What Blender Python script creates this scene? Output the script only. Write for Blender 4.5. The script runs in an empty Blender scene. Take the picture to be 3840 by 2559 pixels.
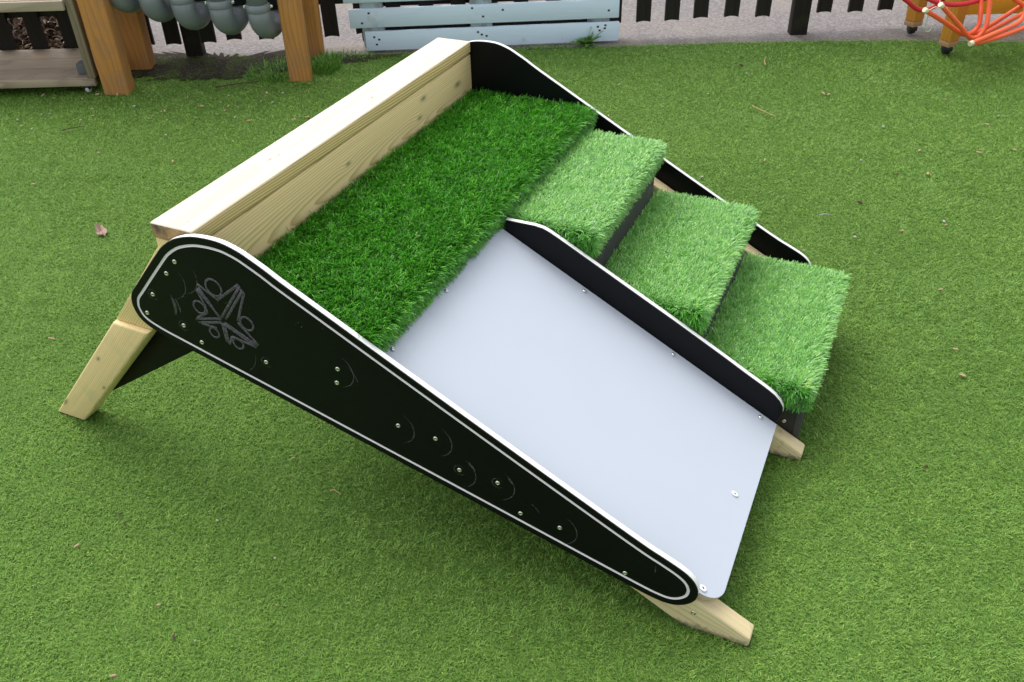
import bpy, bmesh, math, random
import numpy as np
from mathutils import Vector, Matrix, Euler
random.seed(7); rng = np.random.default_rng(11)
DENOISE = True
SC = bpy.context.scene; COL = SC.collection

# ------------------------------------------------------------------ camera
cam = bpy.data.cameras.new('camera'); camo = bpy.data.objects.new('camera', cam); COL.objects.link(camo)
R_ = Vector((0.99959118, -0.01701237, -0.02297948)); U_ = Vector((0.02859155, 0.59477054, 0.80338691)); B_ = Vector((0.0, -0.80371548, 0.5950138))
camo.matrix_world = Matrix(((R_.x, U_.x, B_.x, 0), (R_.y, U_.y, B_.y, 0), (R_.z, U_.z, B_.z, 1.6), (0, 0, 0, 1)))
cam.sensor_width = 23.5; cam.sensor_fit = 'HORIZONTAL'; cam.lens = 3368.07 / 3840 * 23.5
cam.clip_start = 0.05; cam.clip_end = 500
cam.dof.use_dof = True; cam.dof.focus_distance = 2.05; cam.dof.aperture_fstop = 14.0
SC.camera = camo
# ------------------------------------------------------------------ sky, sun, exposure
SUN = Vector((-0.30, 0.42, 0.90)).normalized()
w = bpy.data.worlds.new('World'); SC.world = w; w.use_nodes = True
nt = w.node_tree; nt.nodes.clear()
sky = nt.nodes.new('ShaderNodeTexSky'); sky.sky_type = 'NISHITA'; sky.sun_disc = False
sky.sun_elevation = math.asin(SUN.z); sky.sun_rotation = math.atan2(SUN.x, SUN.y); sky.dust_density = 3.0; sky.ozone_density = 1.0
hs = nt.nodes.new('ShaderNodeHueSaturation'); hs.inputs['Saturation'].default_value = 0.28
bg = nt.nodes.new('ShaderNodeBackground'); bg.inputs['Strength'].default_value = 0.15
wo = nt.nodes.new('ShaderNodeOutputWorld')
nt.links.new(sky.outputs[0], hs.inputs['Color']); nt.links.new(hs.outputs[0], bg.inputs['Color']); nt.links.new(bg.outputs[0], wo.inputs[0])
sl = bpy.data.lights.new('sun', 'SUN'); sl.energy = 0.7; sl.angle = math.radians(60); sl.color = (1.0, 0.965, 0.92)
so = bpy.data.objects.new('sun', sl); COL.objects.link(so); so.rotation_euler = (-SUN).to_track_quat('-Z', 'Y').to_euler(); so.location = (0, 0, 8)
SC.view_settings.view_transform = 'Standard'; SC.view_settings.look = 'None'; SC.view_settings.gamma = 1.0
SC.view_settings.use_curve_mapping = False; SC.view_settings.exposure = 1.02
SC.cycles.use_denoising = DENOISE; SC.cycles.use_adaptive_sampling = False; SC.cycles.max_bounces = 6; SC.cycles.transparent_max_bounces = 8

# ------------------------------------------------------------------ helpers
def tag(o, label=None, cat=None, group=None, kind=None):
    if label: o['label'] = label
    if cat: o['category'] = cat
    if group: o['group'] = group
    if kind: o['kind'] = kind
    return o
def empty(name, loc=(0, 0, 0), rz=0.0):
    o = bpy.data.objects.new(name, None); COL.objects.link(o); o.location = loc; o.rotation_euler = (0, 0, rz); o.empty_display_size = 0.05
    return o
def link(name, me, mats, parent=None):
    if not isinstance(mats, (list, tuple)): mats = [mats]
    for m in mats: me.materials.append(m)
    o = bpy.data.objects.new(name, me); COL.objects.link(o)
    if parent: o.parent = parent
    return o
def obj(name, bm, mats, parent=None, smooth=False, recalc=True):
    if recalc: bmesh.ops.recalc_face_normals(bm, faces=bm.faces[:])
    if smooth:
        for f in bm.faces: f.smooth = True
    me = bpy.data.meshes.new(name); bm.to_mesh(me); bm.free()
    if smooth: me.set_sharp_from_angle(angle=math.radians(40))
    return link(name, me, mats, parent)
def share(o, parent=None, loc=None, rot=None):
    c = o.copy(); COL.objects.link(c)
    if parent is not None: c.parent = parent
    if loc is not None: c.location = loc
    if rot is not None: c.rotation_euler = rot
    return c
def add_box(bm, x0, x1, y0, y1, z0, z1, bev=0.0, seg=2, mtx=None, mi=0):
    t = bmesh.new()
    v = [t.verts.new((x, y, z)) for x in (x0, x1) for y in (y0, y1) for z in (z0, z1)]
    for f in ((0, 1, 3, 2), (4, 6, 7, 5), (0, 4, 5, 1), (2, 3, 7, 6), (0, 2, 6, 4), (1, 5, 7, 3)): t.faces.new([v[i] for i in f])
    bmesh.ops.recalc_face_normals(t, faces=t.faces[:])
    if bev: bmesh.ops.bevel(t, geom=t.edges[:], offset=bev, segments=seg, affect='EDGES', profile=0.5)
    if mtx is not None: bmesh.ops.transform(t, matrix=mtx, verts=t.verts[:])
    join(bm, t, mi)
def join(bm, t, mi=0):
    m = {}
    for v in t.verts: m[v] = bm.verts.new(v.co)
    for f in t.faces:
        try:
            g = bm.faces.new([m[v] for v in f.verts]); g.material_index = mi if mi else f.material_index; g.smooth = f.smooth
        except ValueError: pass
    t.free()
def box(name, x, y, z, mat, parent=None, bev=0.0, mtx=None, seg=2):
    bm = bmesh.new(); add_box(bm, *x, *y, *z, bev=bev, mtx=mtx, seg=seg)
    return obj(name, bm, mat, parent, smooth=bev > 0)
def prism(name, poly, v0, v1, mat, parent=None, bev=0.0):
    """poly in (u, z), extruded along v (local y)"""
    bm = bmesh.new()
    a = [bm.verts.new((u, v0, z)) for u, z in poly]; b = [bm.verts.new((u, v1, z)) for u, z in poly]
    bm.faces.new(a); bm.faces.new(b[::-1]); n = len(poly)
    for i in range(n): bm.faces.new((a[i], a[(i + 1) % n], b[(i + 1) % n], b[i]))
    bmesh.ops.recalc_face_normals(bm, faces=bm.faces[:])
    if bev: bmesh.ops.bevel(bm, geom=bm.edges[:], offset=bev, segments=3, affect='EDGES', profile=0.5)
    return obj(name, bm, mat, parent, smooth=bev > 0)
def catmull(P, n=8, closed=False):
    P = [Vector(p) for p in P]; out = []; N = len(P)
    for i in range(N if closed else N - 1):
        if closed: p0, p1, p2, p3 = P[(i - 1) % N], P[i], P[(i + 1) % N], P[(i + 2) % N]
        else: p0, p1, p2, p3 = P[max(i - 1, 0)], P[i], P[i + 1], P[min(i + 2, N - 1)]
        for k in range(n):
            t = k / n
            out.append(0.5 * ((2 * p1) + (p2 - p0) * t + (2 * p0 - 5 * p1 + 4 * p2 - p3) * t * t + (3 * p1 - p0 - 3 * p2 + p3) * t ** 3))
    if not closed: out.append(P[-1])
    return out
def add_tube(bm, path, rad, ns=12, cap=True, flat=None, mi=0):
    path = [Vector(p) for p in path]; rings = []; n = len(path); up = None
    for i, p in enumerate(path):
        t = (path[min(i + 1, n - 1)] - path[max(i - 1, 0)]).normalized()
        if up is None: up = t.orthogonal().normalized()
        up = (up - t * up.dot(t)).normalized(); sd = t.cross(up)
        r = rad[i] if isinstance(rad, (list, tuple)) else rad
        ring = []
        for k in range(ns):
            a = 2 * math.pi * k / ns; d = up * math.cos(a) * r + sd * math.sin(a) * r
            if flat is not None: d = Vector((d.x, d.y * flat, d.z))
            ring.append(bm.verts.new(p + d))
        rings.append(ring)
    for a, b in zip(rings, rings[1:]):
        for k in range(ns):
            f = bm.faces.new((a[k], a[(k + 1) % ns], b[(k + 1) % ns], b[k])); f.smooth = True; f.material_index = mi
    if cap:
        for r in (rings[0][::-1], rings[-1]):
            f = bm.faces.new(r); f.material_index = mi
def tube(name, path, rad, mat, parent=None, ns=12, flat=None):
    bm = bmesh.new(); add_tube(bm, path, rad, ns, flat=flat)
    bmesh.ops.recalc_face_normals(bm, faces=bm.faces[:])
    me = bpy.data.meshes.new(name); bm.to_mesh(me); bm.free()
    return link(name, me, mat, parent)
def lathe(name, prof, mat, parent=None, ns=20, axis='z'):
    bm = bmesh.new(); rings = []
    for r, h in prof:
        rings.append([bm.verts.new((r * math.cos(2 * math.pi * k / ns), r * math.sin(2 * math.pi * k / ns), h)) for k in range(ns)])
    for a, b in zip(rings, rings[1:]):
        for k in range(ns): bm.faces.new((a[k], a[(k + 1) % ns], b[(k + 1) % ns], b[k]))
    bm.faces.new(rings[0][::-1]); bm.faces.new(rings[-1])
    if axis == 'y': bmesh.ops.transform(bm, matrix=Matrix.Rotation(math.radians(90), 4, 'X'), verts=bm.verts[:])
    if axis == 'x': bmesh.ops.transform(bm, matrix=Matrix.Rotation(math.radians(90), 4, 'Y'), verts=bm.verts[:])
    return obj(name, bm, mat, parent, smooth=True)

# ------------------------------------------------------------------ materials
class NT:
    def __init__(s, name):
        s.m = bpy.data.materials.new(name); s.m.use_nodes = True; s.t = s.m.node_tree; s.t.nodes.clear()
        s.out = s.n('ShaderNodeOutputMaterial')
    def n(s, k, **kw):
        x = s.t.nodes.new(k)
        for a, b in kw.items(): setattr(x, a, b)
        return x
    def set(s, sock, v):
        if isinstance(v, bpy.types.NodeSocket): s.t.links.new(v, sock)
        elif v is not None:
            if hasattr(sock.default_value, '__len__') and not isinstance(v, (int, float)):
                v = tuple(v); L = len(sock.default_value)
                if len(v) < L: v = v + (1.0,) * (L - len(v))
            sock.default_value = v
    def math(s, op, a, b=None, c=None, clamp=False):
        x = s.n('ShaderNodeMath', operation=op); x.use_clamp = clamp
        for i, v in enumerate((a, b, c)):
            if v is not None: s.set(x.inputs[i], v)
        return x.outputs[0]
    def mix(s, f, a, b, mode='MIX'):
        x = s.n('ShaderNodeMix', data_type='RGBA', blend_type=mode); s.set(x.inputs['Factor'], f); s.set(x.inputs['A'], a); s.set(x.inputs['B'], b)
        return [o for o in x.outputs if o.type == 'RGBA'][0]
    def _sock(s): pass
    def ramp(s, f, stops, interp='LINEAR'):
        x = s.n('ShaderNodeValToRGB'); s.set(x.inputs[0], f); cr = x.color_ramp; cr.interpolation = interp
        while len(cr.elements) < len(stops): cr.elements.new(0.5)
        for e, (p, c) in zip(cr.elements, stops):
            e.position = p; e.color = tuple(c) + (1,) if not isinstance(c, (int, float)) else (c, c, c, 1)
        return x.outputs[0]
    def noise(s, vec, scale, detail=3, rough=0.55, dist=0.0):
        x = s.n('ShaderNodeTexNoise'); s.set(x.inputs['Vector'], vec); x.inputs['Scale'].default_value = scale; x.inputs['Detail'].default_value = detail
        x.inputs['Roughness'].default_value = rough; x.inputs['Distortion'].default_value = dist
        return x.outputs[0]
    def coord(s, which='Object'): return s.n('ShaderNodeTexCoord').outputs[which]
    def mapping(s, vec, scale=(1, 1, 1), loc=(0, 0, 0), rot=(0, 0, 0)):
        x = s.n('ShaderNodeMapping'); s.set(x.inputs['Vector'], vec); x.inputs['Scale'].default_value = scale; x.inputs['Location'].default_value = loc; x.inputs['Rotation'].default_value = rot
        return x.outputs[0]
    def bsdf(s, col, rough=0.5, spec=0.5, metal=0.0, bump=None, bstr=0.3, bdist=0.001, **kw):
        x = s.n('ShaderNodeBsdfPrincipled'); s.set(x.inputs['Base Color'], col); s.set(x.inputs['Roughness'], rough)
        s.set(x.inputs['Specular IOR Level'], spec); s.set(x.inputs['Metallic'], metal)
        for k, v in kw.items(): s.set(x.inputs[k.replace('_', ' ')], v)
        if bump is not None:
            b = s.n('ShaderNodeBump'); b.inputs['Strength'].default_value = bstr; b.inputs['Distance'].default_value = bdist
            s.set(b.inputs['Height'], bump); s.t.links.new(b.outputs[0], x.inputs['Normal'])
        return x.outputs[0]
    def done(s, sh): s.t.links.new(sh, s.out.inputs[0]); return s.m
def srgb(r, g, b):
    f = lambda c: c / 12.92 / 255 if c < 10.31 else ((c / 255 + 0.055) / 1.055) ** 2.4
    return (f(r), f(g), f(b))

def wood(name, light, dark, *a, dirt=False, **kw):
    return _wood(name, light, dark, *a, dirt=dirt, **kw)
def _wood(name, light, dark, along='y', freq=260.0, pith=(0.05, -0.2), slope=0.0, wobble=0.012, contrast=1.0, knots=(), fibre=0.12, rough=0.6, stain=None, loc=(0, 0, 0), bstr=0.15, rot=0.0, dirt=False):
    """growth rings around an inclined pith line; a, b are the two cross axes"""
    k = NT(name); p = k.mapping(k.coord(), loc=loc, rot=(0, rot, 0))
    sx = k.n('ShaderNodeSeparateXYZ'); k.set(sx.inputs[0], p); ax = dict(x=sx.outputs[0], y=sx.outputs[1], z=sx.outputs[2])
    L = ax[along]; a, b = [ax[q] for q in 'xyz' if q != along]
    cb = k.n('ShaderNodeCombineXYZ'); k.set(cb.inputs[0], k.math('MULTIPLY', L, 0.16)); k.set(cb.inputs[1], a); k.set(cb.inputs[2], b)
    q = cb.outputs[0]
    n1 = k.noise(q, 7.0, 2, 0.5); n2 = k.noise(q, 26.0, 2, 0.5)
    wob = k.math('MULTIPLY', k.math('SUBTRACT', n1, 0.5), wobble * 2)
    wob = k.math('ADD', wob, k.math('MULTIPLY', k.math('SUBTRACT', n2, 0.5), wobble * 0.5))
    da = k.math('ADD', k.math('SUBTRACT', a, pith[0]), k.math('MULTIPLY', L, slope))
    db = k.math('SUBTRACT', b, pith[1])
    D = k.math('SQRT', k.math('ADD', k.math('MULTIPLY', da, da), k.math('MULTIPLY', db, db)))
    D = k.math('ADD', D, wob); kn = None
    for (kl, ka, kb, kr) in knots:
        dl = k.math('MULTIPLY', k.math('SUBTRACT', L, kl), 0.45); d1 = k.math('SUBTRACT', a, ka); d2 = k.math('SUBTRACT', b, kb)
        r2 = k.math('ADD', k.math('ADD', k.math('MULTIPLY', dl, dl), k.math('MULTIPLY', d1, d1)), k.math('MULTIPLY', d2, d2))
        g = k.math('EXPONENT', k.math('MULTIPLY', r2, -1.0 / (kr * kr * 6)))
        D = k.math('ADD', D, k.math('MULTIPLY', g, kr * 0.9))
        core = k.math('EXPONENT', k.math('MULTIPLY', r2, -1.0 / (kr * kr * 0.5)))
        kn = core if kn is None else k.math('MAXIMUM', kn, core)
    fr = k.math('FRACT', k.math('MULTIPLY', D, freq))
    ring = k.ramp(fr, [(0.0, 0.0), (0.45, 0.12), (0.8, 0.75), (0.9, 1.0), (1.0, 0.0)])
    cb2 = k.n('ShaderNodeCombineXYZ'); k.set(cb2.inputs[0], k.math('MULTIPLY', L, 3.0)); k.set(cb2.inputs[1], k.math('MULTIPLY', a, 160)); k.set(cb2.inputs[2], k.math('MULTIPLY', b, 160))
    fib = k.noise(cb2.outputs[0], 1.0, 2, 0.6); big = k.noise(q, 4.0, 3, 0.6)
    fac = k.math('MULTIPLY', ring, k.math('MULTIPLY', contrast, k.math('ADD', 0.35, big)), clamp=True)
    col = k.mix(fac, light, dark)
    fb = k.math('ADD', 1.0 - fibre, k.math('MULTIPLY', fib, fibre * 2)); vv = k.n('ShaderNodeCombineXYZ')
    for i in range(3): k.set(vv.inputs[i], fb)
    col = k.mix(1.0, col, vv.outputs[0], 'MULTIPLY')
    if kn is not None: col = k.mix(k.math('MULTIPLY', kn, 0.8), col, (0.085, 0.075, 0.045))
    if stain:
        s = k.ramp(k.noise(k.coord(), stain[1], 4, 0.65), [(stain[2], 0.0), (min(stain[2] + 0.22, 1), 1.0)]); col = k.mix(k.math('MULTIPLY', s, stain[3]), col, stain[0])
    if dirt:
        oz = k.n('ShaderNodeSeparateXYZ'); k.set(oz.inputs[0], k.coord()); h = k.math('ADD', k.math('MULTIPLY', oz.outputs[2], 18.0), k.math('MULTIPLY', k.noise(k.coord(), 60, 4, 0.7), 0.9))
        col = k.mix(k.ramp(h, [(0.50, 0.85), (0.80, 0.0)]), col, (0.10, 0.085, 0.065))
    return k.done(k.bsdf(col, rough, 0.3, bump=k.math('SUBTRACT', fib, k.math('MULTIPLY', ring, 0.5)), bstr=bstr, bdist=0.0006))

def plastic(name, col, rough=0.4, spec=0.5, grain=700.0, bstr=0.1, var=0.1, dust=None):
    k = NT(name); c = k.coord(); n = k.noise(c, grain, 2); big = k.noise(c, 9, 4, 0.65)
    cc = k.mix(k.math('MULTIPLY', big, var), col, tuple(x * 0.6 for x in col))
    if dust: cc = k.mix(k.math('MULTIPLY', k.ramp(k.noise(c, 14, 5, 0.7), [(0.5, 0.0), (0.8, 1.0)]), dust[1]), cc, dust[0])
    rr = k.math('ADD', rough - 0.06, k.math('MULTIPLY', big, 0.12))
    return k.done(k.bsdf(cc, rr, spec, bump=n, bstr=bstr, bdist=0.0004))

M = {}
M['black'] = plastic('black_board', (0.0020, 0.0022, 0.0036), 0.40, 0.18, 900, 0.18, dust=((0.012, 0.013, 0.012), 0.10))
M['black_edge'] = plastic('black_bevel', (0.016, 0.014, 0.014), 0.6, 0.4, 900, 0.3)
M['white'] = plastic('white_core', (0.83, 0.82, 0.80), 0.45, 0.5, 500, 0.05)
M['groove'] = plastic('routed_groove', (0.80, 0.76, 0.77), 0.6, 0.4, 500, 0.4, 0.25)
k = NT('scuff'); c = k.coord(); n_ = k.noise(c, 420, 3, 0.7)
tr = k.n('ShaderNodeBsdfTransparent'); df = k.bsdf((0.13, 0.14, 0.135), 0.6, 0.3); mx = k.n('ShaderNodeMixShader')
k.set(mx.inputs[0], k.ramp(n_, [(0.42, 0.0), (0.62, 0.9)])); k.t.links.new(tr.outputs[0], mx.inputs[1]); k.t.links.new(df, mx.inputs[2]); M['scuff'] = k.done(mx.outputs[0])
k = NT('routed_emblem'); c = k.coord(); n_ = k.noise(c, 330, 4, 0.75)
M['emblem'] = k.done(k.bsdf(k.ramp(n_, [(0.38, (0.006, 0.005, 0.007)), (0.60, (0.13, 0.12, 0.145))]), 0.5, 0.4, bump=n_, bstr=0.8, bdist=0.001))
k = NT('slide_sheet'); c = k.coord(); n_ = k.noise(c, 900, 2); b_ = k.noise(c, 5, 4, 0.6)
sp = k.ramp(k.noise(c, 90, 2, 0.5), [(0.77, 0.0), (0.82, 0.25)])
M['slide'] = k.done(k.bsdf(k.mix(sp, k.mix(b_, (0.455, 0.495, 0.555), (0.485, 0.525, 0.585)), (0.33, 0.35, 0.36)), k.math('ADD', 0.36, k.math('MULTIPLY', b_, 0.12)), 0.45))
M['slide_edge'] = plastic('slide_edge', (0.55, 0.42, 0.33), 0.6, 0.3)
M['riser'] = plastic('grey_board', (0.055, 0.053, 0.055), 0.55, 0.4, 300, 0.3, 0.5, dust=((0.13, 0.13, 0.13), 0.5))
M['cheek'] = plastic('step_side', (0.022, 0.020, 0.020), 0.5, 0.4, 700, 0.2)
k = NT('zinc_screw'); c = k.coord(); M['zinc'] = k.done(k.bsdf(k.ramp(k.noise(c, 300, 2), [(0.3, (0.55, 0.55, 0.42)), (0.7, (0.7, 0.72, 0.66))]), 0.28, 0.5, 1.0))
k = NT('bright_steel'); M['steel'] = k.done(k.bsdf((0.72, 0.74, 0.76), 0.22, 0.5, 1.0))
M['screw_hole'] = plastic('screw_recess', (0.02, 0.02, 0.02), 0.6)
M['white_cap'] = plastic('white_cap', (0.85, 0.85, 0.86), 0.35)
PL, PD = (0.80, 0.60, 0.295), (0.40, 0.275, 0.09)
M['beam_side'] = wood('rail_timber', PL, PD, 'y', 190, (-1.285, 0.60), 0.03, 0.008, 1.5, fibre=0.14)
M['beam_top'] = wood('rail_pale_top', (0.66, 0.60, 0.485), (0.58, 0.49, 0.345), 'y', 120, (-1.29, 0.52), 0.02, 0.008, 0.7, knots=((0.78, -1.27, 0.70, 0.006), (0.36, -1.29, 0.70, 0.006), (0.39, -1.285, 0.70, 0.005)), fibre=0.05)
M['beam_end'] = wood('rail_end_grain', (0.46, 0.30, 0.14), (0.26, 0.155, 0.07), 'y', 300, (-1.29, 0.655), 0.0, 0.002, 1.3, stain=((0.05, 0.045, 0.05), 20, 0.45, 0.95))
M['board'] = wood('back_timber', (0.83, 0.63, 0.335), (0.46, 0.345, 0.125), 'y', 165, (-1.300, 0.562), -0.050, 0.012, 0.95, knots=((0.98, -1.228, 0.632, 0.010), (0.95, -1.228, 0.585, 0.008), (0.58, -1.228, 0.605, 0.007), (1.19, -1.228, 0.60, 0.012)), fibre=0.13)
LR = -math.radians(42.5); KX = lambda u, z: (u * math.cos(LR) + z * math.sin(LR), -u * math.sin(LR) + z * math.cos(LR))
kn = lambda u, z, r: (KX(u, z)[1], KX(u, z)[0], 0.0035, r)
M['leg'] = wood('leg_timber', (0.82, 0.63, 0.32), (0.58, 0.43, 0.18), 'z', 240, (-1.22, -0.07), 0.05, 0.012, 0.8, knots=(kn(-1.845, 0.055, 0.010), kn(-1.665, 0.16, 0.005), kn(-1.645, 0.26, 0.006)), fibre=0.16, stain=((0.40, 0.45, 0.21), 7, 0.5, 0.5), rot=LR)
M['leg_top'] = wood('leg_top_timber', (0.76, 0.60, 0.28), (0.48, 0.36, 0.13), 'z', 240, (-1.3, -0.1), 0.05, 0.008, 0.9, fibre=0.14, rot=LR)
M['stringer'] = wood('stringer_timber', (0.70, 0.58, 0.34), (0.50, 0.38, 0.17), 'x', 260, (0.3, -0.12), 0.03, 0.010, 0.8, fibre=0.14, stain=((0.10, 0.085, 0.07), 26, 0.62, 0.6), rot=-math.radians(28.3), dirt=True)
M['ply'] = plastic('dark_deck_board', (0.03, 0.028, 0.024), 0.7)
M['post'] = wood('orange_post_timber', (0.55, 0.25, 0.072), (0.32, 0.125, 0.035), 'z', 110, (-1.7, 4.0), 0.03, 0.02, 0.6, fibre=0.18, stain=((0.27, 0.19, 0.135), 5, 0.5, 0.55))
M['stand'] = wood('orange_stand_timber', (0.62, 0.27, 0.04), (0.42, 0.16, 0.02), 'z', 90, (2.0, 4.2), 0.02, 0.02, 0.5, fibre=0.14)
M['stand_rail'] = wood('orange_rail_timber', (0.70, 0.33, 0.03), (0.52, 0.21, 0.02), 'x', 90, (4.0, 0.1), 0.02, 0.02, 0.5, fibre=0.12)
M['stand_end'] = wood('worn_timber_end', (0.42, 0.25, 0.13), (0.27, 0.15, 0.08), 'z', 90, (2.0, 4.2), 0.02, 0.02, 0.5)
M['weathered'] = wood('weathered_plank', (0.42, 0.33, 0.235), (0.25, 0.185, 0.125), 'x', 70, (3.9, 0.0), 0.06, 0.03, 0.9, knots=((-2.2, 4.27, 0.07, 0.012), (-2.3, 4.5, 0.087, 0.01)), fibre=0.2, stain=((0.11, 0.105, 0.10), 6, 0.5, 0.5), bstr=0.5)
M['weathered_up'] = wood('weathered_upright', (0.24, 0.19, 0.13), (0.15, 0.11, 0.07), 'z', 80, (-2.4, 4.0), 0.02, 0.02, 0.9, fibre=0.2)
M['deck_grey'] = wood('grooved_decking', (0.42, 0.345, 0.25), (0.28, 0.22, 0.15), 'x', 80, (4.0, 0.1), 0.02, 0.02, 0.6, fibre=0.2)
M['fence'] = wood('dark_stained_wood', (0.016, 0.013, 0.009), (0.008, 0.007, 0.005), 'z', 90, (0, 4.5), 0.02, 0.02, 0.8, fibre=0.3, rough=0.75, stain=((0.035, 0.04, 0.012), 8, 0.52, 0.7))
M['pallet'] = wood('pale_blue_paint', (0.68, 0.80, 0.92), (0.61, 0.73, 0.86), 'x', 60, (4.2, 0.0), 0.02, 0.02, 0.5, fibre=0.06, stain=((0.23, 0.22, 0.21), 9, 0.63, 0.55))
M['pallet_old'] = wood('peeling_paint_block', (0.46, 0.54, 0.58), (0.34, 0.36, 0.36), 'z', 60, (0.2, 4.5), 0.02, 0.02, 0.9, fibre=0.2, stain=((0.12, 0.08, 0.05), 16, 0.50, 0.9))
M['nail'] = plastic('rusty_nail', (0.05, 0.03, 0.02), 0.8)
M['pipe'] = plastic('grey_pipe', (0.195, 0.218, 0.230), 0.36, 0.5, 400, 0.05, 0.25)
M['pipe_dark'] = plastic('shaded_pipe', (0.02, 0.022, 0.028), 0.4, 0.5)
M['orange'] = plastic('orange_tube', (0.90, 0.135, 0.040), 0.45, 0.5, 300, 0.05, 0.15)
M['red'] = plastic('red_tube', (0.56, 0.012, 0.03), 0.4, 0.5, 300, 0.05, 0.15)
M['cream'] = plastic('cream_end', (0.75, 0.72, 0.50), 0.5)
M['string'] = plastic('pale_green_string', (0.45, 0.62, 0.42), 0.6)
M['rubber'] = plastic('black_rubber', (0.010, 0.010, 0.012), 0.5)
M['caster_white'] = plastic('white_caster', (0.6, 0.62, 0.62), 0.4)
M['stone_grey'] = plastic('grey_block', (0.13, 0.14, 0.14), 0.8, 0.3, 200, 0.4, 0.4)
M['leaf'] = plastic('dry_leaf', (0.42, 0.28, 0.22), 0.7, 0.3, 90, 0.5, 0.8)
M['chip'] = plastic('wood_chip', (0.46, 0.31, 0.20), 0.8, 0.2, 90, 0.4, 0.6)
M['pale'] = plastic('pale_pebble', (0.44, 0.42, 0.38), 0.7, 0.3, 90, 0.4, 0.5)
M['brown'] = plastic('brown_bark', (0.10, 0.06, 0.045), 0.8, 0.2, 90, 0.4, 0.6)
M['straw'] = plastic('straw_twig', (0.48, 0.33, 0.15), 0.8, 0.2, 90, 0.4, 0.5)

def blade_mat(name, stops, rough=0.45, spec=0.4, trans=0.3, attr='shade', ior=1.5, sheen=0.0):
    k = NT(name); a = k.n('ShaderNodeAttribute', attribute_name=attr)
    col = k.ramp(a.outputs['Fac'], stops)
    p = k.bsdf(col, rough, spec, IOR=ior, Sheen_Weight=sheen, Sheen_Roughness=0.4); t = k.n('ShaderNodeBsdfTranslucent'); k.set(t.inputs[0], col)
    mx = k.n('ShaderNodeMixShader'); mx.inputs[0].default_value = trans; k.t.links.new(p, mx.inputs[1]); k.t.links.new(t.outputs[0], mx.inputs[2])
    return k.done(mx.outputs[0])
M['turf'] = blade_mat('turf_blades', [(0.0, (0.068, 0.170, 0.025)), (0.35, (0.158, 0.325, 0.050)), (0.7, (0.300, 0.480, 0.085)), (0.93, (0.54, 0.67, 0.18)), (1.0, (0.60, 0.57, 0.24))], 0.5, 0.35, 0.25)
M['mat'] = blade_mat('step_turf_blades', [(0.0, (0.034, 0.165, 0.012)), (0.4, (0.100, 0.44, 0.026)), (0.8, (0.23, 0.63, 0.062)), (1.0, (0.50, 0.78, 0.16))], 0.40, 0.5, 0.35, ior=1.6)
M['tread_lit'] = blade_mat('lit_turf_blades', [(0.0, (0.070, 0.29, 0.022)), (0.4, (0.165, 0.50, 0.046)), (0.8, (0.29, 0.65, 0.088)), (1.0, (0.50, 0.74, 0.18))], 0.42, 0.5, 0.25, ior=1.9, sheen=0.35)  # same turf as the deck; sky sheen on the leaning nap painted lighter
M['weed'] = blade_mat('weed_leaves', [(0.0, (0.05, 0.15, 0.025)), (0.6, (0.13, 0.31, 0.04)), (1.0, (0.28, 0.50, 0.07))], 0.5, 0.4, 0.3)
M['litter'] = blade_mat('dead_leaves', [(0.0, (0.03, 0.018, 0.012)), (0.5, (0.13, 0.075, 0.05)), (0.9, (0.28, 0.19, 0.12)), (1.0, (0.4, 0.3, 0.2))], 0.7, 0.2, 0.1)
k = NT('turf_backing'); c = k.coord(); n_ = k.noise(c, 160, 3, 0.7); b_ = k.noise(c, 2.2, 4, 0.6)
cc = k.ramp(n_, [(0.3, (0.045, 0.090, 0.018)), (0.5, (0.105, 0.19, 0.038)), (0.7, (0.18, 0.28, 0.06))])
M['backing'] = k.done(k.bsdf(cc, 0.85, 0.1, bump=n_, bstr=0.9, bdist=0.006))
k = NT('mat_backing'); c = k.coord(); M['mat_back'] = k.done(k.bsdf(k.ramp(k.noise(c, 300, 3), [(0.35, (0.006, 0.025, 0.005)), (0.65, (0.02, 0.08, 0.012))]), 0.9, 0.1))
k = NT('asphalt'); c = k.coord(); n_ = k.noise(c, 75, 5, 0.8); n3 = k.noise(c, 55, 2, 0.5); b_ = k.noise(c, 1.7, 4, 0.6)
col = k.ramp(n_, [(0.30, (0.09, 0.08, 0.078)), (0.5, (0.21, 0.19, 0.185)), (0.68, (0.36, 0.335, 0.325))])
col = k.mix(k.ramp(b_, [(0.45, 0.0), (0.65, 0.35)]), col, (0.30, 0.26, 0.21))
sx = k.n('ShaderNodeSeparateXYZ'); k.set(sx.inputs[0], c)
edge = k.math('ADD', k.math('SUBTRACT', 5.03, sx.outputs[1]), k.math('MULTIPLY', k.math('SUBTRACT', k.noise(c, 5, 4, 0.65), 0.5), 0.55))
soilf = k.ramp(edge, [(0.10, 0.0), (0.27, 0.85)])
col = k.mix(soilf, col, k.ramp(k.noise(c, 90, 4, 0.7), [(0.35, (0.07, 0.058, 0.04)), (0.6, (0.23, 0.20, 0.155)), (0.8, (0.13, 0.14, 0.05))]))
M['asphalt'] = k.done(k.bsdf(col, 0.9, 0.2, bump=n_, bstr=0.7, bdist=0.004))
k = NT('damp_soil'); c = k.coord(); n_ = k.noise(c, 70, 5, 0.75); b_ = k.noise(c, 9, 4, 0.65)
col = k.ramp(n_, [(0.3, (0.012, 0.010, 0.007)), (0.55, (0.05, 0.04, 0.03)), (0.75, (0.12, 0.10, 0.08))])
col = k.mix(k.ramp(b_, [(0.48, 0.0), (0.62, 0.75)]), col, (0.06, 0.085, 0.02))
M['soil'] = k.done(k.bsdf(col, 0.95, 0.1, bump=n_, bstr=0.9, bdist=0.012))

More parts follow.
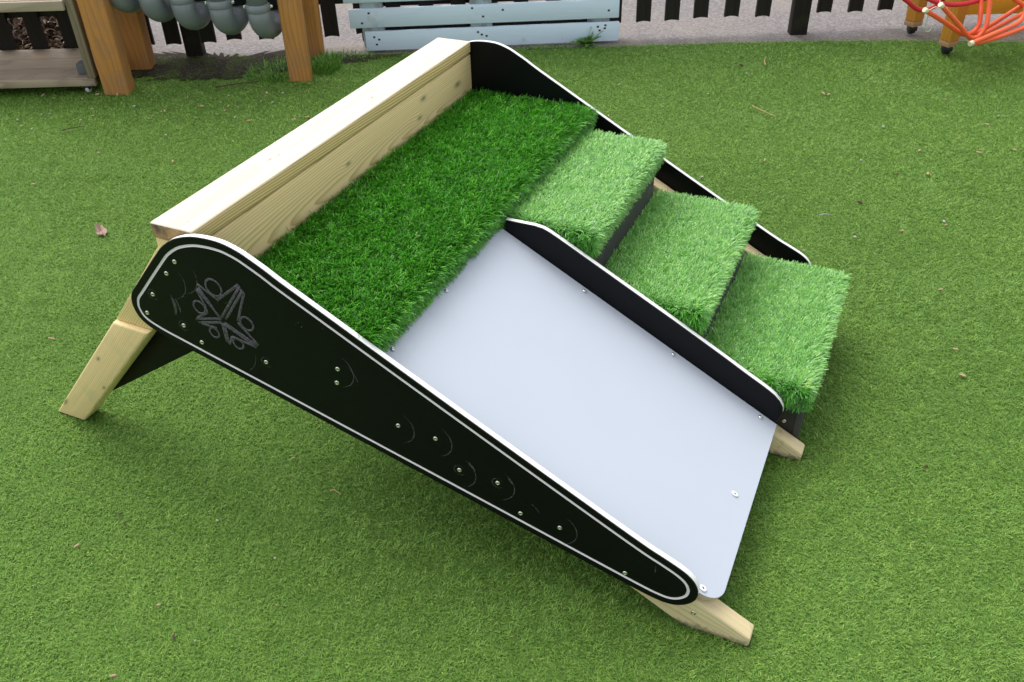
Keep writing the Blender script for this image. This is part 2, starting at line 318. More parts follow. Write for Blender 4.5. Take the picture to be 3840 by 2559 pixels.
# ------------------------------------------------------------------ grass blades as one numpy mesh
def vnoise(x, y, s, seed=0):
    g = np.random.default_rng(seed).random((256, 256)); x = x * s + 1000.0; y = y * s + 1000.0
    xi = np.floor(x).astype(int); yi = np.floor(y).astype(int); fx = x - xi; fy = y - yi
    fx = fx * fx * (3 - 2 * fx); fy = fy * fy * (3 - 2 * fy); a = lambda i, j: g[(xi + i) % 256, (yi + j) % 256]
    return (a(0, 0) * (1 - fx) + a(1, 0) * fx) * (1 - fy) + (a(0, 1) * (1 - fx) + a(1, 1) * fx) * fy
def blades(name, P, N, Ldir, length, width, th0, th1, shade, mat, parent=None, tip=0.35):
    n = len(P); N = N / np.linalg.norm(N, axis=1, keepdims=True)
    Ldir = Ldir - N * np.sum(Ldir * N, 1, keepdims=True); Ldir /= np.linalg.norm(Ldir, axis=1, keepdims=True) + 1e-9
    W = np.cross(N, Ldir); tw = rng.normal(0, 0.6, n)[:, None]; W = W * np.cos(tw) + Ldir * np.sin(tw) * 0.6
    W *= (width * 0.5)[:, None]; l = length[:, None]
    p1 = P + (N * np.cos(th0)[:, None] + Ldir * np.sin(th0)[:, None]) * l * 0.52
    p2 = p1 + (N * np.cos(th1)[:, None] + Ldir * np.sin(th1)[:, None]) * l * 0.48
    V = np.empty((n, 6, 3)); V[:, 0] = P - W; V[:, 1] = P + W; V[:, 2] = p1 - W * 0.95; V[:, 3] = p1 + W * 0.95; V[:, 4] = p2 - W * tip; V[:, 5] = p2 + W * tip
    b = np.arange(n)[:, None] * 6
    loops = np.concatenate([b + np.array([0, 1, 3, 2]), b + np.array([2, 3, 5, 4])], 1).ravel().astype(np.int32)
    starts = (np.arange(n)[:, None] * 8 + np.array([0, 4])).ravel().astype(np.int32)
    me = bpy.data.meshes.new(name); me.vertices.add(n * 6); me.loops.add(n * 8); me.polygons.add(n * 2)
    me.vertices.foreach_set('co', V.ravel()); me.loops.foreach_set('vertex_index', loops); me.polygons.foreach_set('loop_start', starts)
    at = me.attributes.new('shade', 'FLOAT', 'POINT'); at.data.foreach_set('value', np.repeat(np.clip(shade, 0, 1), 6).astype(np.float32))
    me.update(calc_edges=True)
    return link(name, me, mat, parent)

# ------------------------------------------------------------------ ground
def sheet(name, x0, x1, y0, y1, z, mat, edge=None):
    bm = bmesh.new()
    if edge is None: pts = [(x0, y0), (x1, y0), (x1, y1), (x0, y1)]
    else: pts = [(x0, y0), (x1, y0)] + edge[::-1]
    bm.faces.new([bm.verts.new((x, y, z)) for x, y in pts])
    return tag(obj(name, bm, mat, recalc=False), kind='structure')
sheet('path', -120, 120, -120, 120, -0.006, M['asphalt'])
TE = [(-6, 4.97), (-3, 4.86), (-1.7, 4.80), (-0.7, 4.765), (0.3, 4.78), (1.0, 4.785), (1.6, 4.775), (1.95, 4.755), (2.3, 4.72), (2.75, 4.66), (4, 4.58), (6, 4.5)]
TE2 = []
for (xa, ya), (xb, yb) in zip(TE, TE[1:]):
    m = max(2, int((xb - xa) / 0.05))
    for i in range(m): TE2.append((xa + (xb - xa) * i / m, ya + (yb - ya) * i / m + random.uniform(-0.012, 0.012)))
TE2.append(TE[-1])
sheet('turf_ground', -6, 6, -4, 4.5, -0.002, M['backing'], TE2)
def blob(name, cx, cy, rx, ry, z, mat, n=60, jit=0.3):
    bm = bmesh.new(); pts = []
    for i in range(n):
        a = 2 * math.pi * i / n; r = 1 + jit * (math.sin(3 * a + 1) * 0.3 + math.sin(7 * a) * 0.25 + random.uniform(-0.35, 0.35))
        pts.append(bm.verts.new((cx + rx * r * math.cos(a), cy + ry * r * math.sin(a), z)))
    bm.faces.new(pts); return tag(obj(name, bm, mat, recalc=False), kind='structure')
blob('soil', -1.48, 4.665, 0.66, 0.185, 0.003, M['soil'], 260, 0.7)

def soilmask(x, y):
    d = ((x + 1.50) / 0.78) ** 2 + ((y - 4.70) / 0.26) ** 2 + (vnoise(x, y, 14, 5) - 0.5) * 0.9 + (vnoise(x, y, 40, 15) - 0.5) * 0.7
    return np.clip((d - 0.45) / 1.3, 0, 1)
YM = np.array([t[0] for t in TE]); YE = np.array([t[1] for t in TE])
def turf_points(y0, y1, dens):
    hw0 = 0.70 * y1 + 1.05; n = int(2 * hw0 * (y1 - y0) * dens)
    x = rng.uniform(-hw0, hw0, n); y = rng.uniform(y0, y1, n); k_ = (np.abs(x) < 0.70 * y + 1.05) & (y < np.interp(x, YM, YE) + rng.normal(0, 0.008, n))
    k_ &= rng.random(n) < 0.12 + 0.88 * soilmask(x, y)
    return x[k_], y[k_]
xs, ys = [], []
for y0, y1, dn in ((0.75, 1.6, 90000), (1.6, 2.4, 75000), (2.4, 3.4, 56000), (3.4, 4.95, 40000)):
    a, b = turf_points(y0, y1, dn); xs.append(a); ys.append(b)
x = np.concatenate(xs); y = np.concatenate(ys); n = len(x)
P = np.stack([x, y, np.full(n, -0.001)], 1); N = np.zeros((n, 3)); N[:, 2] = 1
far = np.clip((y - 1.2) / 3.4, 0, 1)
az = vnoise(x, y, 5, 1) * 3 + vnoise(x, y, 80, 2) * 6.0 + rng.normal(0, 1.0, n)
Ld = np.stack([np.cos(az), np.sin(az), np.zeros(n)], 1)
clump = vnoise(x, y, 26, 3) * 0.55 + vnoise(x, y, 70, 4) * 0.45
big = vnoise(x, y, 2.3, 6)
shade = 0.17 + 0.40 * rng.random(n) ** 1.2 + 0.26 * (clump - 0.35) + 0.12 * (big - 0.5) + 0.22 * (rng.random(n) < 0.10)
turf = blades('turf', P, N, Ld, (0.0060 + 0.0065 * rng.random(n)) * (0.8 + 0.4 * clump), (0.0011 + 0.0006 * rng.random(n)) * (1 + 0.75 * far), rng.uniform(0.35, 0.9, n), rng.uniform(0.9, 1.65, n), shade, M['turf'])
tag(turf, 'short curled artificial grass covering the whole playground floor', 'grass', kind='stuff')

# ------------------------------------------------------------------ climbing ramp (local axes: x = u downhill, y = v across, z up)
ramp = empty('play_ramp', (0.45452, 1.07481, 0), math.atan2(-0.42992723, 0.90286354))
tag(ramp, 'black sided timber play ramp with a pale slide and three turf covered steps', 'play ramp')
W_, T_ = 1.3024, 0.0145
curve = [(-1.450, 0.497), (-1.441, 0.514), (-1.422, 0.535), (-1.390, 0.571), (-1.362, 0.602), (-1.332, 0.635), (-1.314, 0.654), (-1.294, 0.670), (-1.272, 0.684), (-1.248, 0.694), (-1.224, 0.701), (-1.202, 0.7045), (-1.174, 0.706), (-1.145, 0.7045), (-1.121, 0.699), (-1.098, 0.691), (-1.076, 0.680), (-1.046, 0.664), (-1.010, 0.6425), (-0.93, 0.599),
         (-0.749, 0.5005), (-0.5, 0.3665), (-0.25, 0.234), (-0.185, 0.2035), (-0.151, 0.187), (-0.131, 0.173), (-0.119, 0.158), (-0.1125, 0.140), (-0.1125, 0.123), (-0.1185, 0.105), (-0.133, 0.088), (-0.151, 0.077), (-0.169, 0.0725), (-0.190, 0.0735), (-0.227, 0.081),
         (-0.35, 0.1155), (-0.6, 0.187), (-0.85, 0.2575), (-1.10, 0.328), (-1.25, 0.3695), (-1.319, 0.389), (-1.373, 0.404), (-1.402, 0.414), (-1.425, 0.4245), (-1.441, 0.437), (-1.450, 0.453), (-1.4545, 0.475)]
outl = [(p.x, p.y) for p in catmull([(a, b, 0) for a, b in curve], 4, True)]
def inset(poly, d):
    n = len(poly); out = []
    for i in range(n):
        a = Vector(poly[i - 1]); b = Vector(poly[(i + 1) % n]); t = (b - a).normalized(); nr = Vector((t.y, -t.x))   # clockwise outline: right is inside
        out.append((poly[i][0] + nr.x * d, poly[i][1] + nr.y * d))
    return out
def side_panel(name, poly, v0, thick, sgn, groove=True, scuffs=()):
    """sandwich board: black skins, white core; its routed face at v0 looks along -sgn"""
    bm = bmesh.new(); t0 = v0; t1 = v0 + sgn * thick; b = 0.0013
    ring = lambda pl, v: [bm.verts.new((u, v, z)) for u, z in pl]
    def strip(A, B, mi, sm=True):
        n = len(A)
        for i in range(n):
            f = bm.faces.new((A[i], A[(i + 1) % n], B[(i + 1) % n], B[i])); f.material_index = mi; f.smooth = sm
    e0 = ring(poly, t0 + sgn * b); e1 = ring(poly, t1 - sgn * b); strip(e0, e1, 2)
    i1 = ring(inset(poly, b), t1); strip(e1, i1, 1)
    f = bm.faces.new(i1); f.material_index = 0
    o1 = ring(inset(poly, b * 1.3), t0); strip(e0, o1, 1)
    if groove:
        d1, d2, dp = 0.0172, 0.0232, 0.0022
        ga = ring(inset(poly, d1), t0); strip(o1, ga, 0, False)
        gb = ring(inset(poly, d1 + 0.0006), t0 + sgn * dp); strip(ga, gb, 3)
        gc = ring(inset(poly, d2 - 0.0006), t0 + sgn * dp); strip(gb, gc, 3, False)
        gd = ring(inset(poly, d2), t0); strip(gc, gd, 3)
        f = bm.faces.new(gd); f.material_index = 0
    else:
        f = bm.faces.new(o1); f.material_index = 0
    bmesh.ops.recalc_face_normals(bm, faces=bm.faces[:])
    for (cu, cz, r, a0, a1, wd) in scuffs:
        m = 18; A = []; Bq = []
        for i in range(m + 1):
            a = math.radians(a0 + (a1 - a0) * i / m); ww = 1.5 * wd * (0.3 + 0.7 * math.sin(math.pi * i / m))
            A.append(bm.verts.new((cu + r * math.cos(a), v0 - sgn * 0.0003, cz + r * math.sin(a)))); Bq.append(bm.verts.new((cu + (r - ww) * math.cos(a), v0 - sgn * 0.0003, cz + (r - ww) * math.sin(a))))
        for i in range(m): f = bm.faces.new((A[i], A[i + 1], Bq[i + 1], Bq[i])); f.material_index = 4
    return obj(name, bm, [M['black'], M['black_edge'], M['white'], M['groove'], M['scuff']], ramp, recalc=False)
SCR = [(-1.282, 0.628), (-1.316, 0.591), (-1.377, 0.522), (-1.413, 0.463), (-1.31, 0.456), (-1.269, 0.421), (-1.094, 0.418), (-0.904, 0.457), (-0.912, 0.418), (-0.772, 0.347), (-0.684, 0.342), (-0.633, 0.272), (-0.545, 0.269), (-0.495, 0.200), (-0.407, 0.195), (-0.263, 0.123)]
SCF = []
for i, (a, b) in enumerate(SCR):
    if i in (2, 4, 6, 11, 12): SCF.append((a, b, 0.0135, 40, 330, 0.0012))
    if i in (7, 9, 10, 11, 12, 14): SCF.append((a - 0.004, b - 0.004, 0.043, -75, 62, 0.0016))
SCF += [(-0.633, 0.272, 0.040, 20, 55, 0.0042), (-0.545, 0.269, 0.036, 15, 48, 0.0030), (-0.49, 0.205, 0.040, 20, 60, 0.0014), (-1.282, 0.60, 0.050, -80, 20, 0.0014), (-1.316, 0.575, 0.046, -80, 40, 0.0014), (-1.365, 0.51, 0.05, -35, 30, 0.006), (-1.35, 0.505, 0.045, -20, 35, 0.003), (-0.23, 0.165, 0.03, -20, 20, 0.0016), (-0.912, 0.43, 0.055, 5, 50, 0.0018), (-1.18, 0.43, 0.06, -60, 0, 0.0012)]
near = side_panel('side_panel', outl, 0.0, T_, 1, True, SCF); near['label'] = 'near black panel engraved with a star emblem'
farp = side_panel('side_panel', outl, W_, T_, -1, True)
# screw: domed zinc head with a socket
def screw_mesh(name, r, h, mat):
    bm = bmesh.new(); ns = 16; prof = [(r * 1.0, 0.0), (r * 0.97, h * 0.5), (r * 0.75, h * 0.92), (r * 0.38, h), (r * 0.33, h * 0.35)]
    rings = [[bm.verts.new((q * math.cos(2 * math.pi * k / ns), q * math.sin(2 * math.pi * k / ns), z)) for k in range(ns)] for q, z in prof]
    for a, b in zip(rings, rings[1:]):
        for k in range(ns): bm.faces.new((a[k], a[(k + 1) % ns], b[(k + 1) % ns], b[k])).smooth = True
    f = bm.faces.new(rings[-1]); f.material_index = 1
    me = bpy.data.meshes.new(name); bm.to_mesh(me); bm.free(); me.materials.append(mat); me.materials.append(M['screw_hole']); return me
SM = screw_mesh('screw', 0.0056, 0.0022, M['zinc'])
def screw(me, parent, loc, rot):
    o = bpy.data.objects.new('screw', me); COL.objects.link(o); o.parent = parent; o.location = loc; o.rotation_euler = rot; return o
for a, b in SCR: screw(SM, near, (a, 0.0004, b), (math.pi / 2, 0, 0.3))
# engraved star with five round heads
EL = [[(-1.235, 0.585), (-1.189, 0.556), (-1.12, 0.611)], [(-1.117, 0.609), (-1.191, 0.509)], [(-1.118, 0.601), (-1.111, 0.592), (-1.146, 0.513)], [(-1.114, 0.597), (-1.179, 0.509)], [(-1.147, 0.509), (-1.104, 0.460)], [(-1.185, 0.498), (-1.106, 0.458)], [(-1.184, 0.491), (-1.111, 0.453)], [(-1.174, 0.464), (-1.111, 0.453)], [(-1.174, 0.464), (-1.187, 0.440)], [(-1.193, 0.496), (-1.193, 0.445)], [(-1.186, 0.498), (-1.188, 0.442)], [(-1.192, 0.506), (-1.268, 0.486), (-1.227, 0.514), (-1.23, 0.534)], [(-1.193, 0.496), (-1.261, 0.478), (-1.211, 0.476)], [(-1.24, 0.572), (-1.194, 0.508)], [(-1.234, 0.577), (-1.198, 0.511)], [(-1.241, 0.568), (-1.23, 0.534)]]
EC = [(-1.191, 0.586, 0.0205), (-1.247, 0.522, 0.0155), (-1.123, 0.512, 0.0165), (-1.223, 0.461, 0.0125), (-1.161, 0.449, 0.0135)]
bm = bmesh.new()
for l in EL:
    pts = []
    for a, b in zip(l, l[1:]):
        for i in range(5): pts.append((a[0] + (b[0] - a[0]) * i / 5, -0.0001, a[1] + (b[1] - a[1]) * i / 5))
    pts.append((l[-1][0], -0.0001, l[-1][1])); add_tube(bm, pts, 0.0035, 8, flat=0.30)
for cu, cz, r in EC: add_tube(bm, [(cu + r * math.cos(2 * math.pi * i / 28), -0.0001, cz + r * 1.02 * math.sin(2 * math.pi * i / 28)) for i in range(29)], 0.0027, 8, cap=False, flat=0.35)
obj('engraved_emblem', bm, M['emblem'], near)
# divider between slide and steps
ZS = lambda u: 0.098 - 0.5375 * (u + 0.073)          # slide surface
ZT = lambda u: 0.030 - 0.5375 * u                    # stringer top
dv = [(-0.80, 0.5185), (-0.722, 0.5185), (-0.700, 0.5155), (-0.682, 0.5085), (-0.661, 0.498), (-0.59, 0.460), (-0.47, 0.3955), (-0.35, 0.3315), (-0.222, 0.2605), (-0.161, 0.2255), (-0.128, 0.2075), (-0.108, 0.196), (-0.090, 0.184), (-0.076, 0.170), (-0.0665, 0.154), (-0.0645, 0.139), (-0.068, 0.122), (-0.078, 0.098), (-0.10, ZS(-0.10) - 0.018), (-0.45, ZS(-0.45) - 0.018), (-0.80, ZS(-0.80) - 0.018)]
side_panel('divider_panel', dv, 0.6050, T_, 1, False)
# slide sheet
def slide():
    s0, s1 = -0.835, -0.0685; v0, v1 = T_ + 0.0012, 0.6035; pl = [(s0, v0), (s0, v1), (s1 - 0.004, v1)]
    r = 0.045
    for i in range(9):
        a = math.radians(i * 11.25); pl.append((s1 - r + r * math.cos(a), v0 + r - r * math.sin(a)))
    bm = bmesh.new(); th = 0.014; e = 0.0012; nx, nz = 0.5375 / 1.1353, 1 / 1.1353
    top = [bm.verts.new((u, v, ZS(u))) for u, v in pl]; bot = [bm.verts.new((u - nx * th, v, ZS(u) - nz * th)) for u, v in pl]
    f = bm.faces.new(top); f.material_index = 0; g = bm.faces.new(bot[::-1]); g.material_index = 1; n = len(pl)
    for i in range(n): h = bm.faces.new((top[i], top[(i + 1) % n], bot[(i + 1) % n], bot[i])); h.material_index = 1
    return obj('slide_board', bm, [M['slide'], M['slide_edge']], ramp)
sb = slide(); ang = math.atan(0.5375)
RV = screw_mesh('screw', 0.0055, 0.0045, M['steel']); WC = screw_mesh('screw', 0.0085, 0.0016, M['white_cap'])
for u, v, me in ((-0.345, 0.589, RV), (-0.582, 0.589, RV), (-0.113, 0.587, RV), (-0.11, 0.311, WC), (-0.108, 0.031, WC), (-0.806, 0.063, RV), (-0.806, 0.300, RV)):
    screw(me, sb, (u, v, ZS(u) + 0.0004), (0, ang, 0.4))
# stringers
for v0, v1 in ((T_ + 0.0015, 0.0575), (0.6005, 0.6425), (1.2425, 1.2855)):
    e_ = 0.0 if v0 < 1 else -0.07
    st = prism('stringer', [(e_, 0.0), (e_ + 0.002, ZT(e_) - 0.004), (-0.868, ZT(-0.868)), (-1.22, 0.4965), (-1.22, 0.44), (-1.10, 0.42), (-0.95, ZT(-0.95) - 0.088), (-0.145, 0.003), (-0.133, 0.0)], v0, v1, M['stringer'], ramp, 0.0045)
    if v0 < 0.1:
        screw(SM, st, (-0.1175, v0 - 0.0003, 0.052), (math.pi / 2, 0, 0)); near_st = st
# legs: lower half stands a little proud of the upper half
for v0, v1, vl in ((T_ + 0.0015, 0.060, 0.0035), (1.2425, 1.2860, None)):
    lo = (vl if vl is not None else v0 + 0.0); hi = v1 if vl is not None else v1 + 0.0115
    prism('leg', [(-1.899, 0.0), (-1.799, 0.0), (-1.4375, 0.395), (-1.547, 0.3975)], lo, hi, M['leg'], ramp, 0.006)
    prism('leg_post', [(-1.547, 0.3990), (-1.4375, 0.3965), (-1.243, 0.600), (-1.243, 0.6645), (-1.338, 0.6645), (-1.338, 0.644)], v0, v1, M['leg_top'], ramp, 0.003)
for v0 in (0.0605, 1.2275):
    gp = [(-1.735, 0.078), (-1.20, 0.4425), (-1.26, 0.50), (-1.37, 0.485), (-1.72, 0.105)]
    prism('gusset', gp, v0, v0 + 0.012, M['black'], ramp, 0.0008)
# top rail: paler top face, grainy sides, stained end grain
bm = bmesh.new(); add_box(bm, -1.342, -1.228, T_ + 0.0008, 1.2868, 0.6665, 0.7025, bev=0.005, seg=3)
bm.normal_update()
for f in bm.faces: f.material_index = 1 if f.normal.z > 0.6 else (2 if abs(f.normal.y) > 0.7 else 0)
rail = obj('top_rail', bm, [M['beam_side'], M['beam_top'], M['beam_end']], ramp, smooth=True)
for u, v in ((-1.315, 0.045), (-1.272, 0.047), (-1.31, 1.255)): screw(SM, rail, (u, v, 0.7018), (0, 0, 0.3))
bb = box('back_board', (-1.268, -1.2295), (T_ + 0.0015, 1.2864), (0.500, 0.6632), M['board'], ramp, 0.004)
box('dark_seam_filler', (-1.262, -1.236), (T_ + 0.003, 1.284), (0.6636, 0.6662), M['ply'], ramp)  # added dark strip so the open joint under the rail reads as shadow
box('deck_board', (-1.2280, -0.838), (T_ + 0.002, 1.286), (0.508, 0.530), M['ply'], ramp)
box('deck_bearer', (-0.866, -0.840), (0.6445, 1.2415), (0.400, 0.5072), M['ply'], ramp)

# turf mats -------------------------------------------------------
def faces_to_points(rects, dens):
    """rects: (origin, edge a, edge b, normal)"""
    Ps, Ns = [], []
    for o, a, b, nn in rects:
        o, a, b, nn = map(np.array, (o, a, b, nn)); area = np.linalg.norm(np.cross(a, b)); m = int(area * dens)
        s = rng.random((m, 2)); Ps.append(o + s[:, :1] * a + s[:, 1:] * b); Ns.append(np.repeat(nn[None, :], m, 0))
    return np.concatenate(Ps), np.concatenate(Ns).astype(float)
def soften(P, N, lo, hi, r):
    """tilt normals outward near the edges of the block"""
    N = N.copy()
    for ax, h, s in lo + hi:
        d = np.abs(P[:, ax] - h); k_ = np.clip(1 - d / r, 0, 1) ** 2 * 0.9; N[:, ax] += s * k_
    return N
def turf_block(name, u0, u1, v0, v1, zt, front, side, fl, sd, lean, mat, dens, blen, th, open_sides, shade_f):
    back = bmesh.new()
    add_box(back, u0, u1 - 0.001, v0 + 0.001, v1 - 0.001, zt - max(front, 0.006), zt, bev=0.004)
    o = obj(name, back, M['mat_back'], ramp, smooth=True)
    rects = [((u0, v0, zt), (u1 - u0, 0, 0), (0, v1 - v0, 0), (0, 0, 1)), ((u1, v0, zt - front), (0, 0, front), (0, v1 - v0, 0), (1, 0, 0))]
    if 'near' in open_sides: rects.append(((u0, v0, zt - side), (u1 - u0, 0, 0), (0, 0, side), (0, -1, 0)))
    if 'far' in open_sides: rects.append(((u0, v1, zt - side), (u1 - u0, 0, 0), (0, 0, side), (0, 1, 0)))
    P, N = faces_to_points(rects, dens); n = len(P)
    top = N[:, 2] > 0.5; edges = [(0, u1, 1.0)] + ([(1, v0, -1.0)] if 'near' in open_sides else []) + ([(1, v1, 1.0)] if 'far' in open_sides else [])
    Nt = soften(P, N, edges, [], 0.016); dz = np.clip(1 - (zt - P[:, 2]) / 0.02, 0, 1) * 0.5; Nt[~top, 2] += dz[~top]
    Ld = np.where(top[:, None], np.array([[lean[0], lean[1], 0.0]]), np.array([[0.0, 0.0, -1.0]])) + rng.normal(0, 0.42, (n, 3))
    for ax, h, sg in edges:
        kk = np.where(top, np.clip(1 - np.abs(P[:, ax] - h) / 0.022, 0, 1), 0.0); Ld[:, ax] += sg * 2.2 * kk
    a, b = P[:, 0] + P[:, 2], P[:, 1]
    cl = vnoise(a, b, 60, 8) * 0.6 + vnoise(a, b, 150, 9) * 0.4
    sh = shade_f(n, cl)
    L = blen * rng.uniform(0.75, 1.2, n) * (0.85 + 0.3 * cl)
    t0 = rng.normal(th[0], 0.22, n); t1 = rng.normal(th[1], 0.28, n); t0[~top] *= 0.9
    # pile grows in stitched tufts: blades of one tuft share their lean and tone
    cid = (np.floor(P[:, 0] / 0.0075).astype(int) * 7919 + np.floor(P[:, 1] / 0.0075).astype(int) * 104729 + np.floor(P[:, 2] / 0.0075).astype(int) * 1299709) % 60000
    tj = rng.normal(0, 0.55, (60000, 3)); ts = rng.normal(0, 0.13, 60000); Ld = Ld + tj[cid]; sh = sh + ts[cid]
    if side: sh = np.where((N[:, 1] < -0.5) | (top & (P[:, 1] - v0 < 0.010)), sh - 0.20, sh)  # near sides toned down: shade painted into the same turf
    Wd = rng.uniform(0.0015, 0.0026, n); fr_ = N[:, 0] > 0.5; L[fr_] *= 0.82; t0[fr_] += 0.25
    shaded_side = (N[:, 1] < -0.5) if side else np.zeros(n, bool)  # side blades also get the darker ramp, shade put into their colour
    if side: shaded_side |= top & (P[:, 1] - v0 < 0.012 * rng.random(n))
    for nm, kx, mt in (('turf_pile', ~shaded_side, mat), ('turf_side_shaded', shaded_side, M['mat'])):
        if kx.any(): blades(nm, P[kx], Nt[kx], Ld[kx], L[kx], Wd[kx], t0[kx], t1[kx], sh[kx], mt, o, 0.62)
    return o
sd_dark = lambda n, c: 0.02 + 0.62 * rng.random(n) ** 1.4 + 0.40 * (c - 0.45) + 0.3 * (rng.random(n) < 0.05)
sd_lite = lambda n, c: 0.12 + 0.62 * rng.random(n) + 0.34 * (c - 0.45)
deck = turf_block('deck_turf', -1.2275, -0.822, T_ + 0.0025, 1.2855, 0.5375, 0.026, 0.0, 0, 0, (0.75, -0.55), M['mat'], 180000, 0.027, (0.60, 1.0), (), sd_dark)
# three steps
for i, (ur, zt, ub) in enumerate(((-0.585, 0.498, -0.818), (-0.300, 0.343, -0.583), (-0.020, 0.188, -0.298))):
    bot = zt - 0.165 if i < 2 else 0.012
    bm = bmesh.new()
    add_box(bm, ur - 0.015, ur, 0.6452, 1.168, bot, zt - 0.007, bev=0.001, mi=0)
    add_box(bm, max(ub, ur - 0.30), ur - 0.0155, 0.6452, 0.6590, bot, zt - 0.007, bev=0.001, mi=1)
    add_box(bm, max(ub, ur - 0.30), ur - 0.0155, 1.154, 1.168, max(bot, 0.02), zt - 0.007, bev=0.001, mi=1)
    add_box(bm, ub + 0.001, ur - 0.0155, 0.6595, 1.1535, zt - 0.024, zt - 0.007, mi=1)
    s = obj('step', bm, [M['riser'], M['cheek']], ramp, smooth=True); s['label'] = ('top step', 'middle step', 'bottom step')[i]
    tm = turf_block('step_turf', ub, ur + 0.004, 0.6400, 1.204, zt, 0.036, 0.040, 0, 0, (0.18, 0.95), M['tread_lit'], 165000, 0.025, (0.72, 1.12), ('near', 'far'), sd_lite)
    if i == 2:
        for z in (0.132, 0.080): screw(SM, s, (-0.06, 0.6449, z), (math.pi / 2, 0, 0.2))

# ------------------------------------------------------------------ picket fence
fence = empty('picket_fence', (0, 4.88, 0)); tag(fence, 'dark stained picket fence along the back edge of the turf', 'fence')
fy = lambda x: 0.05 * x
fang = math.atan(0.05)
def picket():
    bm = bmesh.new(); wd = 0.0385; pts = []
    for i in range(9):
        x = -wd + 2 * wd * i / 8; pts.append((x, 0.006 * (1 - (x / wd) ** 2)))
    f0 = [bm.verts.new((x, -0.010, h)) for x, h in pts]; f1 = [bm.verts.new((x, 0.010, h)) for x, h in pts]
    t0 = [bm.verts.new((x, -0.010, 0.95 + h)) for x, h in pts]; t1 = [bm.verts.new((x, 0.010, 0.95 + h)) for x, h in pts]
    for i in range(8):
        bm.faces.new((f0[i], f0[i + 1], t0[i + 1], t0[i])); bm.faces.new((f1[i + 1], f1[i], t1[i], t1[i + 1])); bm.faces.new((f0[i + 1], f0[i], f1[i], f1[i + 1])); bm.faces.new((t0[i], t0[i + 1], t1[i + 1], t1[i]))
    for a in (0, 8): bm.faces.new((f0[a], t0[a], t1[a], f1[a]))
    return obj('picket', bm, M['fence'], fence)
pk = picket(); first = True
PX = [-3.10, -2.935, -2.77, -2.60, -2.44, -2.27, -2.085, -1.888, -1.749, -1.565, -1.429, -1.26, -1.085, -0.914, -0.745, -0.575, -0.405, -0.235, -0.065, 0.10, 0.27, 0.44, 0.60, 0.76, 0.915, 1.072, 1.241, 1.413, 1.751, 1.925, 2.091, 2.26, 2.43, 2.60, 2.77, 2.94, 3.11]
for x in PX:
    q = pk if first else share(pk, fence); first = False
    q.location = (x, 0.05 * x + 0.012, 0.072 + 0.012 * (x + 2) / 4 + random.uniform(-0.006, 0.006)); q.rotation_euler = (0, random.uniform(-0.012, 0.012), fang)
for z in (0.235, 0.80): box('rail', (-3.3, 3.3), (0.026, 0.066), (z, z + 0.075), M['fence'], fence, 0.003, Matrix.Rotation(fang, 4, 'Z'))
for x, yy in ((-1.655, -0.03), (1.605, 0.055), (-3.25, -0.14), (3.25, 0.2)): box('post', (x - 0.045, x + 0.045), (yy - 0.045, yy + 0.02), (-0.03, 1.05), M['fence'], fence, 0.003)

# ------------------------------------------------------------------ painted pallet on edge
pal = empty('pallet', (-0.06, 4.85, 0.004), 0.04); tag(pal, 'pale blue painted pallet standing on edge against the picket fence', 'pallet')
def nails(bm, pts, y):
    for a, b in pts: add_box(bm, a - 0.006, a + 0.006, y - 0.0012, y + 0.002, b - 0.005, b + 0.005, bev=0.0012, mi=1)
def plank(x0, x1, z0, z1, pts, rx=0.0):
    bm = bmesh.new(); add_box(bm, x0, x1, -0.034, -0.014, z0, z1, bev=0.005, mtx=Matrix.Rotation(rx, 4, 'Y')); nails(bm, pts, -0.034)
    return obj('plank', bm, [M['pallet'], M['nail']], pal, smooth=True)
plank(-0.672, 0.680, 0.002, 0.104, [(-0.625, 0.075), (-0.60, 0.062), (-0.615, 0.036), (-0.055, 0.066), (-0.075, 0.080), (-0.03, 0.058), (0.565, 0.082), (0.602, 0.072), (0.575, 0.062), (0.605, 0.088)])
plank(-0.745, 0.676, 0.124, 0.222, [(-0.64, 0.20), (-0.68, 0.15), (-0.10, 0.205), (-0.045, 0.16), (0.62, 0.165), (0.06, 0.19)])
plank(-0.765, 0.672, 0.252, 0.345, [(-0.6, 0.30), (0.0, 0.3)])
plank(-0.760, 0.670, 0.375, 0.47, [])
for xa in (-0.685, -0.112, 0.515): box('bearer', (xa, xa + 0.115), (-0.0125, 0.075), (0.014, 0.50), M['pallet_old'], pal, 0.004)
box('rear_plank', (-0.70, 0.66), (0.0765, 0.092), (0.02, 0.115), M['fence'], pal, 0.003)
box('rear_plank', (-0.70, 0.66), (0.0765, 0.092), (0.20, 0.30), M['fence'], pal, 0.003)

